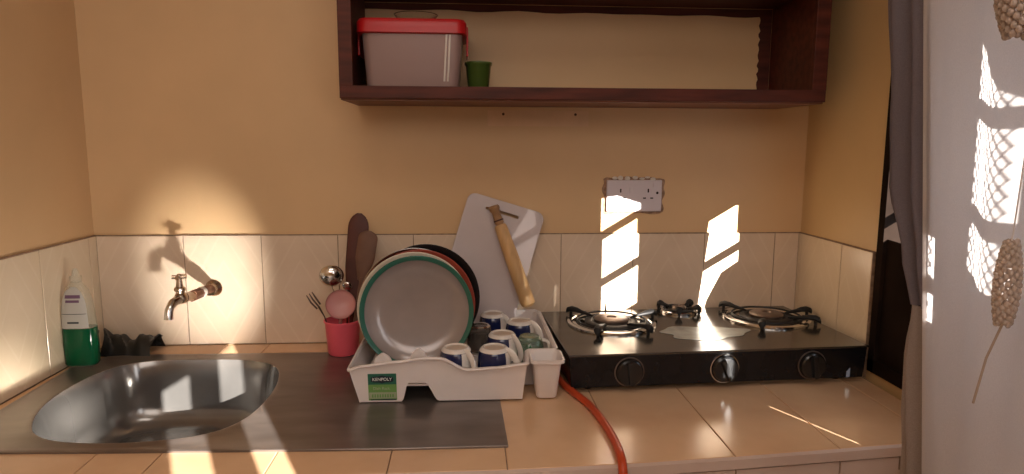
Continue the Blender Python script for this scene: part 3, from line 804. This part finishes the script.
# ------------------------------------------------------------------ cutting board
W_, H_, rc = .212, .345, .022
def rrect2(a, b, r, cx_=0, cy_=0, n=6):
    P = []
    for k, (sx, sy) in enumerate(((1, 1), (-1, 1), (-1, -1), (1, -1))):
        for i in range(n+1):
            t = math.radians(90*k+90*i/n); P.append((cx_+sx*(a-r)+r*math.cos(t), cy_+sy*(b-r)+r*math.sin(t)))
    return P
sc0 = (-.006, H_/2-.030)
slot = rrect2(.046, .0042, .004, *sc0); outer = rrect2(W_/2, H_/2, rc)
def hit(poly, th):
    dx, dy = math.cos(th), math.sin(th); best = 1e9
    for i in range(len(poly)):
        x1, y1 = poly[i][0]-sc0[0], poly[i][1]-sc0[1]; x2, y2 = poly[(i+1) % len(poly)][0]-sc0[0], poly[(i+1) % len(poly)][1]-sc0[1]
        ex_, ey = x2-x1, y2-y1; den = dx*ey-dy*ex_
        if abs(den) < 1e-12: continue
        t = (x1*ey-y1*ex_)/den; u_ = (x1*dy-y1*dx)/den
        if t > 0 and -1e-6 <= u_ <= 1+1e-6: best = min(best, t)
    return best
tb_ = sorted(set([round(math.atan2(y-sc0[1], x-sc0[0]) % (2*math.pi), 6) for x, y in slot+outer]))
def rg_(poly, z, d=0): return [(sc0[0]+(hit(poly, t)+d)*math.cos(t), sc0[1]+(hit(poly, t)+d)*math.sin(t), z) for t in tb_]
q = MB()
q.rings([rg_(slot, -.005), rg_(slot, .005), rg_(outer, .005, -.002), rg_(outer, .0035), rg_(outer, -.0035), rg_(outer, -.005, -.002), rg_(slot, -.005)])
bmesh.ops.remove_doubles(q.bm, verts=q.bm.verts[:], dist=1e-5)
mxb = Matrix.Translation((.602, -.040, .219)) @ Matrix.Rotation(math.radians(-8.0), 4, 'X') @ Matrix.Rotation(math.radians(17), 4, 'Y') @ Matrix.Rotation(math.radians(90), 4, 'X')
q.bm.transform(mxb)
bo = q.build('cutting_board', 'board', origin=(.60, -.07, .05))
tag(bo, 'white plastic cutting board with hand slot leaning on the back wall', 'cutting board')

# ------------------------------------------------------------------ rolling pin
B0 = Vector((.705, -.098, .118)); T0 = Vector((.613, -.058, .378))
d = T0-B0; L = d.length
rp = thing('rolling_pin', B0, 'light wooden rolling pin leaning against the cutting board', 'rolling pin')
mxp = align(B0, T0)
q = MB(); q.lathe([(0, -.0), (.012, .0), (.0185, .006), (.0195, .02), (.019, .14), (.0165, .215), (.0155, .222), (.0135, .226), (0, .227)], n=28, mx=mxp); q.build('roller', 'pin', rp, smooth=True)
q = MB(); q.lathe([(0, .224), (.0095, .226), (.0125, .232), (.0115, .245), (.0105, .262), (.014, .268), (.015, .274), (.012, L), (0, L+.001)], n=24, mx=mxp); q.build('handle', 'pin_d', rp, smooth=True)
q = MB(); q.lathe([(.0128, .236), (.0134, .238), (.0128, .240)], n=24, mx=mxp); q.build('dark_ring', 'spoon_d', rp, smooth=True)

# ------------------------------------------------------------------ gas stove (local coordinates, front-left corner at origin)
SA = math.radians(3.0); SO = Vector((.763, -.415, 0))
sv = thing('gas_stove', SO, 'black table-top gas stove with three burners and glossy dark top', 'stove', SA)
SW, SD, SH = .69, .372, .088
q = MB(); b2 = bmesh.new()
lo = [(.006, .0, .012), (SW-.004, .0, .012), (SW-.006, SD, .012), (.006, SD, .012)]
hi = [(0, -.0, SH-.004), (SW+.002, 0, SH-.004), (SW, SD, SH-.004), (0, SD, SH-.004)]
b2.free()
q.rings([lo, hi], True, True, True); o = q.build('stove_body', 'stove_b', sv, world=False)
bv = o.modifiers.new('bv', 'BEVEL'); bv.width = .003; bv.segments = 2
q = MB(); q.box((-.002, -.003, SH-.005), (SW+.004, SD+.001, SH), bev=.0018); q.build('stove_top', 'stove_t', sv, world=False)
for x, y in ((.05, .04), (SW-.05, .04), (.05, SD-.04), (SW-.05, SD-.04)):
    MB().lathe([(.012, -.0), (.014, .013)], (x, y, 0), 16, cap0=True).build('rubber_foot', 'knob', sv, world=False)
inv = (Matrix.Translation(SO) @ Matrix.Rotation(SA, 4, 'Z')).inverted()
def L2(x, y): v = inv @ Vector((x, y, 0)); return v.x, v.y
def burner(x, y, R_, big=True, legs=(45, 135, 225, 315)):
    q = MB()
    q.lathe([(R_, SH+.0005), (R_*.995, SH+.005), (R_*.95, SH+.0068), (R_*.90, SH+.0055), (R_*.885, SH+.003), (R_*.86, SH+.0045), (R_*.80, SH+.005), (R_*.70, SH+.0015), (R_*.55, SH+.001), (R_*.5, SH+.002)], (x, y, 0), 48)
    q.build('drip_ring', 'chrome', sv, world=False, smooth=True)
    q = MB(); q.lathe([(R_*.60, SH+.0012), (R_*.60, SH+.006), (R_*.54, SH+.009), (R_*.46, SH+.008), (R_*.44, SH+.005), (0, SH+.004)], (x, y, 0), 40); q.build('burner_ring', 'iron', sv, world=False, smooth=True)
    q = MB(); q.lathe([(R_*.38, SH+.004), (R_*.39, SH+.012), (R_*.35, SH+.0155), (R_*.12, SH+.017), (R_*.09, SH+.014), (0, SH+.014)], (x, y, 0), 36); bcap = q.build('burner_cap', 'burner', sv, world=False, smooth=True)
    # pan support: ring with arms
    ps_ = MB()
    n = 48
    if big:
        ps_.tube([(x+R_*.78*math.cos(2*math.pi*i/n), y+R_*.78*math.sin(2*math.pi*i/n), SH+.0085) for i in range(n+1)], .0026, 8)
    for a in legs:
        a = math.radians(a); u = Vector((math.cos(a), math.sin(a), 0)); v = Vector((-u.y, u.x, 0))
        c = Vector((x, y, SH))
        if big: sec = [(R_*.50, .010, .003, .003), (R_*.62, .0125, .0035, .004), (R_*.80, .015, .0045, .005), (R_*.93, .018, .0085, .0065), (R_*1.08, .0185, .0105, .0075), (R_*1.18, .0145, .0085, .0075), (R_*1.21, .009, .004, .004)]
        else: sec = [(R_*.38, .018, .003, .004), (R_*.7, .021, .0035, .0045), (R_*1.0, .024, .006, .006), (R_*1.14, .021, .006, .0075), (R_*1.2, .012, .004, .005)]
        ps_.rings([[c+u*p+v*tw*math.cos(2*math.pi*k/10)+Vector((0, 0, z+hh*math.sin(2*math.pi*k/10))) for k in range(10)] for p, z, tw, hh in sec], True, True, True)
        pe = sec[-3][0]; ps_.tube([c+u*pe+Vector((0, 0, sec[-3][1])), c+u*(pe+.002)+Vector((0, 0, .0005))], [.0045, .004], 8)
    ps_.build('pan_support', 'iron', sv, world=False, smooth=True)
burner(*L2(.909, -.165), .112, legs=(15, 135, 240, 300))
burner(*L2(1.327, -.135), .110, legs=(5, 128, 238, 318))
burner(*L2(1.119, -.055), .050, legs=(35, 145, 250, 320))
q = MB(); x, y = L2(.915, -.065); q.tube([(x, y, SH), (x, y, SH+.028)], [.0035, .0015], 8); q.build('igniter_pin', 'chrome', sv, world=False, smooth=True)
for wx, m_ in ((.897, 0), (1.115, 1), (1.322, 0)):
    x, _ = L2(wx, -.41)
    mk = Matrix.Translation((x, 0, .046)) @ Matrix.Rotation(math.radians(90), 4, 'X')
    q = MB(); q.lathe([(.0335, .000), (.0335, .0022), (.0315, .0025), (.0305, .0012)], mx=mk, n=40); dl = q.build('knob_dial', 'chrome' if m_ else 'burner', sv, world=False, smooth=True)
    q = MB(); q.lathe([(.0295, .0), (.0290, .010), (.026, .013), (.0, .0135)], mx=mk, n=40)
    kn = q.build('knob', 'knob', sv, world=False, smooth=True)
    q = MB(); q.box((-.0055, -.026, .012), (.0055, .026, .022), mx=mk @ Matrix.Rotation(math.radians(25 if m_ else 8), 4, 'Z'), bev=.002); q.build('knob_grip', 'knob', kn, world=False)
# irregular paler patch on the top
M['top_blotch'] = mat('pale_blotch', (.46, .50, .48), .26, .5, noise=.35, nscale=18)
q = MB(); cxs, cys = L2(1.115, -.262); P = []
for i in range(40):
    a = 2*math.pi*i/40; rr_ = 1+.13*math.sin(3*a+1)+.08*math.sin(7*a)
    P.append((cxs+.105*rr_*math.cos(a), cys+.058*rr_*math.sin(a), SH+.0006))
q.rings([P], True, True); q.build('pale_patch', 'top_blotch', sv, world=False)

# ------------------------------------------------------------------ gas hose
hp = catmull([(.765, -.20, .0085), (.750, -.30, .0085), (.757, -.37, .0085), (.772, -.425, .0085), (.794, -.50, .0085), (.806, -.59, .0085), (.809, -.67, .0085), (.806, -.722, .0095), (.804, -.748, .000), (.804, -.752, -.03), (.805, -.75, -.14), (.81, -.75, -.55), (.84, -.76, -.88)], 8, False)
hb = MB(); hb.tube(hp, .0078, 14); ho = hb.build('gas_hose', 'hose', smooth=True, origin=(.8, -.6, 0))
tag(ho, 'orange rubber gas hose running over the counter edge from under the stove', 'hose')

# ------------------------------------------------------------------ socket
so = thing('wall_socket', (.998, 0, .355), 'white double wall socket set in chipped mortar above the stove', 'socket')
q = MB(); P = []
for i in range(60):
    t = i/60*2*math.pi; cxx = .0835*max(-1, min(1, 1.35*math.cos(t))); czz = .0495*max(-1, min(1, 1.35*math.sin(t)))
    j = 1+.025*math.sin(5*t)+.03*math.sin(11*t+1); P.append((.998+cxx*j, .0, .400+czz*j))
q.rings([[(x, -.002, z) for x, _, z in P], [(x, 0, z) for x, _, z in P]], True, True, True); q.build('mortar_edge', 'cement', so)
q = MB()
for k in range(7): q.sphere((.945+.018*k+.003*math.sin(k*5), -.003, .4475+.003*math.sin(k*3)), .006, (1.3, .6, .8+.3*math.sin(k)), 10)
q.build('mortar_lumps', 'tape', so, smooth=True)
q = MB(); q.box((.922, -.011, .357), (1.074, -.001, .4425), bev=.003); q.build('face_plate', 'socket', so)
for bx in (.960, 1.036):
    q = MB(); q.box((bx-.002, -.0116, .409), (bx+.002, -.0105, .419)); q.box((bx-.014, -.0116, .392), (bx-.006, -.0105, .3955)); q.box((bx+.006, -.0116, .392), (bx+.014, -.0105, .3955)); q.build('pin_holes', 'hole', so)
MB().sphere((1.061, -.0105, .408), .004, (1, .3, 1), 12).build('screw_hole', 'hole', so)
for bb in (((.983, -.0135, .409), (.991, -.0105, .424)), ((1.048, -.0135, .424), (1.056, -.0105, .436))): MB().box(*bb, bev=.001).build('switch', 'socket', so)

# ------------------------------------------------------------------ wall shelf
sh = thing('wall_cupboard', (.83, 0, .632), 'dark red-brown open wooden wall cupboard above the counter', 'cupboard')
SX0, SX1, SY, SZ = .262, 1.385, -.25, .638
def bxp(name, lo, hi, m='wood_dark', bev=.0015): return MB().box(lo, hi, bev=bev).build(name, m, sh)
bxp('bottom_board', (SX0+.024, SY+.012, SZ+.001), (SX1-.028, -.001, SZ+.022), 'wood_dark')
MB().box((SX0+.001, SY+.010, SZ-.003), (SX1-.001, -.001, SZ+.001)).build('underside', 'wood_under', sh)
bxp('front_rail', (SX0, SY, SZ), (SX1, SY+.012, SZ+.028))
bxp('side_panel', (SX0, SY+.012, SZ+.001), (SX0+.024, -.001, 1.25)); bxp('side_panel', (SX1-.026, SY+.012, SZ+.001), (SX1, -.001, 1.25))
bxp('front_stile', (SX0, SY-.001, SZ+.026), (SX0+.030, SY+.013, 1.25)); bxp('front_stile', (SX1-.034, SY-.001, SZ+.026), (SX1, SY+.013, 1.25))
bxp('middle_shelf', (SX0+.024, SY+.005, .896), (SX1-.026, -.001, .916)); bxp('top_board', (SX0, SY, 1.25), (SX1, -.001, 1.27))
q = MB(); P = [(SX0+.024, .895)]
for k in range(30): P.append((SX0+.024+(SX1-SX0-.05-.035)*k/29, .879+.0014*math.sin(k*1.3)+.0012*math.sin(k*5.3)-.004*k/29))
P += [(1.326+.0022*math.sin(k*1.7)+.001*math.sin(k*4.1), .874-.007*k) for k in range(28)]+[(1.327, SZ+.022), (SX1-.026, SZ+.022), (SX1-.026, .895)]
b2 = q.bm; a = [b2.verts.new((x, -.0008, z)) for x, z in P]; b2.faces.new(a)
q.build('stain_edge', 'wood_dark', sh)
for x in (.641, .833):
    nl = MB(); nl.lathe([(0, .0), (.0035, 0), (.0035, .0015), (.0015, .0025), (.0012, .012)], mx=align((x, -.010, .616), (x, 0, .616)), n=12)
    o = nl.build('wall_nail', 'nail', smooth=True, origin=(x, 0, .616))
    tag(o, 'left of the two nails in the wall under the cupboard' if x < .7 else 'right of the two nails in the wall under the cupboard', 'nail', 'nails under the cupboard')
bl = MB(); bl.box((.60, -.0008, .585), (.87, 0, .626)); o = bl.build('wall_patch', mat('patched_paint', (.72, .47, .27), .5, noise=.05), None, origin=(.735, 0, .6))
tag(o, 'paler patch of paint on the wall around the nails', 'paint patch')

# container with red lid
bx = thing('storage_box', (.42, -.13, SZ+.022), 'cloudy plastic storage box with red lid in the wall cupboard', 'storage box')
zb = SZ+.0225
q = MB(); c = (.421, -.128)
q.rings([rr(*c, .098, .070, .018, zb), rr(*c, .106, .078, .02, zb+.006), rr(*c, .115, .085, .02, zb+.130), rr(*c, .118, .088, .02, zb+.133), rr(*c, .118, .088, .02, zb+.138), rr(*c, .112, .082, .02, zb+.138), rr(*c, .103, .075, .02, zb+.008)], cap0=True, cap1=True)
q.build('box_body', 'box_pl', bx, smooth=True)
q = MB(); q.rings([rr(*c, .121, .091, .022, zb+.125), rr(*c, .125, .095, .024, zb+.127), rr(*c, .125, .095, .024, zb+.150), rr(*c, .120, .090, .024, zb+.158), rr(*c, .105, .075, .02, zb+.158), rr(*c, .100, .070, .02, zb+.154)], cap0=True, cap1=True)
q.build('lid', 'red_pl', bx, smooth=True)
q = MB(); q.box((.5445, -.165, zb+.082), (.5495, -.095, zb+.150), bev=.002); q.build('lid_clip', 'red_pl', bx)
q = MB(); q.box((.2915, -.165, zb+.082), (.2965, -.095, zb+.150), bev=.002); q.build('lid_clip', 'red_pl', bx)
q = MB()
for x in (.500, .508): q.tube([(x-.006, c[1]-.0785, zb+.02), (x, c[1]-.0865, zb+.124)], .0022, 8)
q.build('box_ribs', 'mug_w', bx, smooth=True)
gd = MB(); gc_ = (.425, -.13, zb+.155)
gd.lathe([(0, 0), (.032, .0), (.036, .004), (.05, .022), (.053, .026), (.050, .026), (.034, .006), (0, .004)], gc_, 40)
o = gd.build('glass_dish', 'glass', smooth=True, origin=gc_); tag(o, 'small clear glass dish standing on the red lid', 'dish')
gt = thing('green_tumbler', (.574, -.12, zb), 'green plastic tumbler beside the storage box in the cupboard', 'tumbler')
q = MB(); q.lathe([(0, .0), (.023, 0), (.0245, .003), (.031, .066), (.0325, .068), (.0325, .072), (.0305, .0725), (.029, .066), (.0225, .006), (0, .005)], (.574, -.12, zb), 32); q.build('tumbler_body', 'green_cup', gt, smooth=True)
q = MB(); q.lathe([(.0322, .066), (.0338, .069), (.0335, .0735), (.0312, .074)], (.574, -.12, zb), 32); q.build('tumbler_rim', 'green_cup', gt, smooth=True)

# ------------------------------------------------------------------ curtains
def curtain(name, m, fL, z0, z1, nz=40, nx=60, amp=.008, waves=5, label='', cat='curtain'):
    """fL(s,z)->(x,y) base path"""
    q = MB(); R = []
    for j in range(nz+1):
        z = z0+(z1-z0)*j/nz; row = []
        for i in range(nx+1):
            s_ = i/nx; x, y = fL(s_, z)
            row.append((x+amp*math.sin(2*math.pi*waves*s_+.7*math.sin(z*3)), y, z))
        R.append(row)
    q.rings(R, closed=False)
    return q
def near(x, y): return .54757+(x-.54757)*.95, -1.774+(y+1.774)*.95
def yl(z): return -.868+(z-.037)*(-.766+.863)/.722          # left edge of the sheer (leans slightly)
def sheer(s_, z):
    p0 = (1.243, yl(z)); p1 = (1.175, -1.09); p2 = (1.125, -1.75)
    if s_ < .35:
        t = s_/.35; return near(p0[0]+(p1[0]-p0[0])*t, p0[1]+(p1[1]-p0[1])*t)
    t = (s_-.35)/.65; return near(p1[0]+(p2[0]-p1[0])*t, p1[1]+(p2[1]-p1[1])*t)
sc_ = thing('sheer_curtain', (1.19, -1.1, -.86), 'white translucent sheer curtain at the right edge of the kitchen', 'curtain')
curtain('p', 'sheer', sheer, -.86, 1.45, amp=.006, waves=7).build('curtain_panel', 'sheer', sc_, smooth=True, fix=False)
q = MB(); R = []
for j in range(41):
    z = -.86+2.31*j/40; x, y = sheer(0, z)
    R.append([(x-.001, y+.001, z), (x-.0015, y-.004, z), (x-.002, y-.008, z)])
q.rings(R, closed=False); q.build('hem', 'hem', sc_, smooth=True, fix=False)
def gl(z):     # left edge of grey curtain
    P = [(-.86, -.84), (-.15, -.81), (.05, -.785), (.15, -.77), (.22, -.765), (.30, -.775), (.36, -.74), (.48, -.685), (.60, -.672), (.80, -.642), (1.45, -.615)]
    return interp(P, z)
def grey(s_, z):
    a = gl(z); b = yl(z)-.012
    return near(1.262-.006*s_, a+(b-a)*s_)
gcu = thing('grey_curtain', (1.25, -.83, -.86), 'heavy dark grey curtain hanging beside the sheer curtain', 'curtain')
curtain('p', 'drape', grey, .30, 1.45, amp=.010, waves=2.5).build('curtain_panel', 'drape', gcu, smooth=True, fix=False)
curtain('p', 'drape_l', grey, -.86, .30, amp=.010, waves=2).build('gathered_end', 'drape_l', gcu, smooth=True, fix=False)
rd = MB(); rd.tube([(1.25, -.40, 1.46), (1.19, -1.09, 1.46), (1.11, -2.0, 1.46)], .01, 12)
o = rd.build('curtain_rod', 'wood_frame', smooth=True, origin=(1.19, -1.09, 1.46)); tag(o, 'dark curtain rod above both curtains', 'curtain rod')
# beaded ornaments hanging on the sheer
def beads(cx_, cy_, z0, z1, rad, n, name, parent, br=.0035, elong=1.3):
    q = MB()
    for i in range(n):
        t = (i+.5)/n; z = z0+(z1-z0)*t; a = i*2.39996; k = math.sin(math.pi*min(1, .12+.8*t))**.6
        q.sphere((cx_+rad*k*math.cos(a), cy_+rad*k*math.sin(a), z), br, (1, 1, elong), 8)
    return q.build(name, 'bead', parent, smooth=True)
bo1 = thing('beaded_tassel', (1.14, -1.045, .64), 'gold and clear beaded tassel at the top of the sheer curtain', 'tassel', 0, 'beaded tassels on the sheer curtain')
beads(1.108, -1.125, .648, .80, .030, 420, 'bead_cluster', bo1, .0036, 1.2)
q = MB(); q.tube([(1.108, -1.125, .80), (1.12, -1.135, 1.45)], .002, 6); q.build('cord', 'cord', bo1)
bo2 = thing('beaded_tassel', (1.12, -1.08, .335), 'long narrow pinkish beaded drop with a thin cord hanging below the top tassel', 'tassel', 0, 'beaded tassels on the sheer curtain')
beads(1.112, -1.131, .350, .440, .0105, 150, 'bead_cluster', bo2, .0028)
q = MB(); q.tube([(1.112, -1.131, .352), (1.108, -1.119, .31), (1.106, -1.110, .255)], .0013, 6); q.build('cord', 'cord', bo2)
q = MB(); q.tube([(1.112, -1.131, .44), (1.122, -1.13, .645)], .0008, 6); q.build('upper_cord', 'hem', bo2)

# ------------------------------------------------------------------ lights
def lamp(name, typ, loc, rot, e, col, **k):
    l = bpy.data.lights.new(name, typ); l.energy = e; l.color = col
    for a, b in k.items(): setattr(l, a, b)
    o = bpy.data.objects.new(name, l); COL.objects.link(o); o.location = loc; o.rotation_euler = rot; return o
sd = Vector((-.48, 1, -.29)).normalized()
sun = lamp('sun', 'SUN', (3, -5, 3), sd.to_track_quat('-Z', 'Y').to_euler(), 27, (1, .94, .86), angle=math.radians(.2))
amb = lamp('room_fill', 'AREA', (.45, -3.3, 1.45), (Vector((.45, 0, .25))-Vector((.45, -3.3, 1.45))).to_track_quat('-Z', 'Y').to_euler(), 15, (1, .89, .81), shape='RECTANGLE', size=1.6, size_y=1.0)  # added fill behind the camera for the room's ambient level
lamp('overhead_fill', 'AREA', (.45, -1.45, 1.72), (math.radians(12), 0, 0), 6.5, (1, .89, .80), shape='RECTANGLE', size=1.0, size_y=.6)  # added overhead fill, no fixture there; leaves the cupboard interior darker
sfill = lamp('side_fill', 'AREA', (XR-.02, -2.75, .8), (0, math.radians(90), 0), 7, (.92, .95, 1), shape='RECTANGLE', size=1.2, size_y=.5)  # added fill on the solid right wall, brightens the left side

def spot(name, loc, to, e, ang, sx=1, blend=1, col=(1, .92, .82)):
    o = lamp(name, 'SPOT', loc, (Vector(to)-Vector(loc)).to_track_quat('-Z', 'Y').to_euler(), e, col, spot_size=math.radians(ang), spot_blend=blend, shadow_soft_size=.012)
    o.scale = (sx, 1, 1); return o
spot('sink_glint_fill', (.06, -.60, .02), (-.145, 0, .185), 27, 46, .7, 1, (1, .95, .88))  # added spot standing in for sun bounced off the sink steel
spot('bowl_shine_fill', (-.05, -.42, -.06), (-.33, -.42, -.07), 8, 70, 1)  # added spot inside the bowl, brightens its left side
spot('bowl_glint_fill', (.0, -.42, -.03), (XL, -.33, .2), 3, 90, 1)  # added spot in the bowl, imitates bounced sun on the left wall
w = bpy.data.worlds.new('world'); sc.world = w; w.use_nodes = True
bg = w.node_tree.nodes['Background']; bg.inputs[0].default_value = (.80, .88, 1, 1); bg.inputs[1].default_value = 2.4

# ------------------------------------------------------------------ camera
cd = bpy.data.cameras.new('camera'); co = bpy.data.objects.new('camera', cd); COL.objects.link(co)
cd.sensor_width = 36; cd.lens = 659.35/1024*36; cd.clip_start = .02
fpx, yaw, pitch, roll = 659.3517, .0667, .1399, .0043
fw = Vector((math.sin(yaw)*math.cos(pitch), math.cos(yaw)*math.cos(pitch), -math.sin(pitch)))
r = fw.cross(Vector((0, 0, 1))).normalized(); u = r.cross(fw)
r2 = r*math.cos(roll)+u*math.sin(roll); u2 = -r*math.sin(roll)+u*math.cos(roll)
mw = Matrix(((r2.x, u2.x, -fw.x, .54757), (r2.y, u2.y, -fw.y, -1.77407), (r2.z, u2.z, -fw.z, .53759), (0, 0, 0, 1)))
co.matrix_world = mw
sc.camera = co

# lift everything so the floor is at z = 0
for o in list(COL.objects):
    if '_w' in o: del o['_w']
    if o.parent is None: o.location.z += CT
sc.view_settings.view_transform = 'Standard'
sc.view_settings.look = 'None'
sc.view_settings.exposure = .1
sc.cycles.use_denoising = True
sc.cycles.max_bounces = 10
sc.cycles.transparent_max_bounces = 12
sc.cycles.sample_clamp_indirect = 6
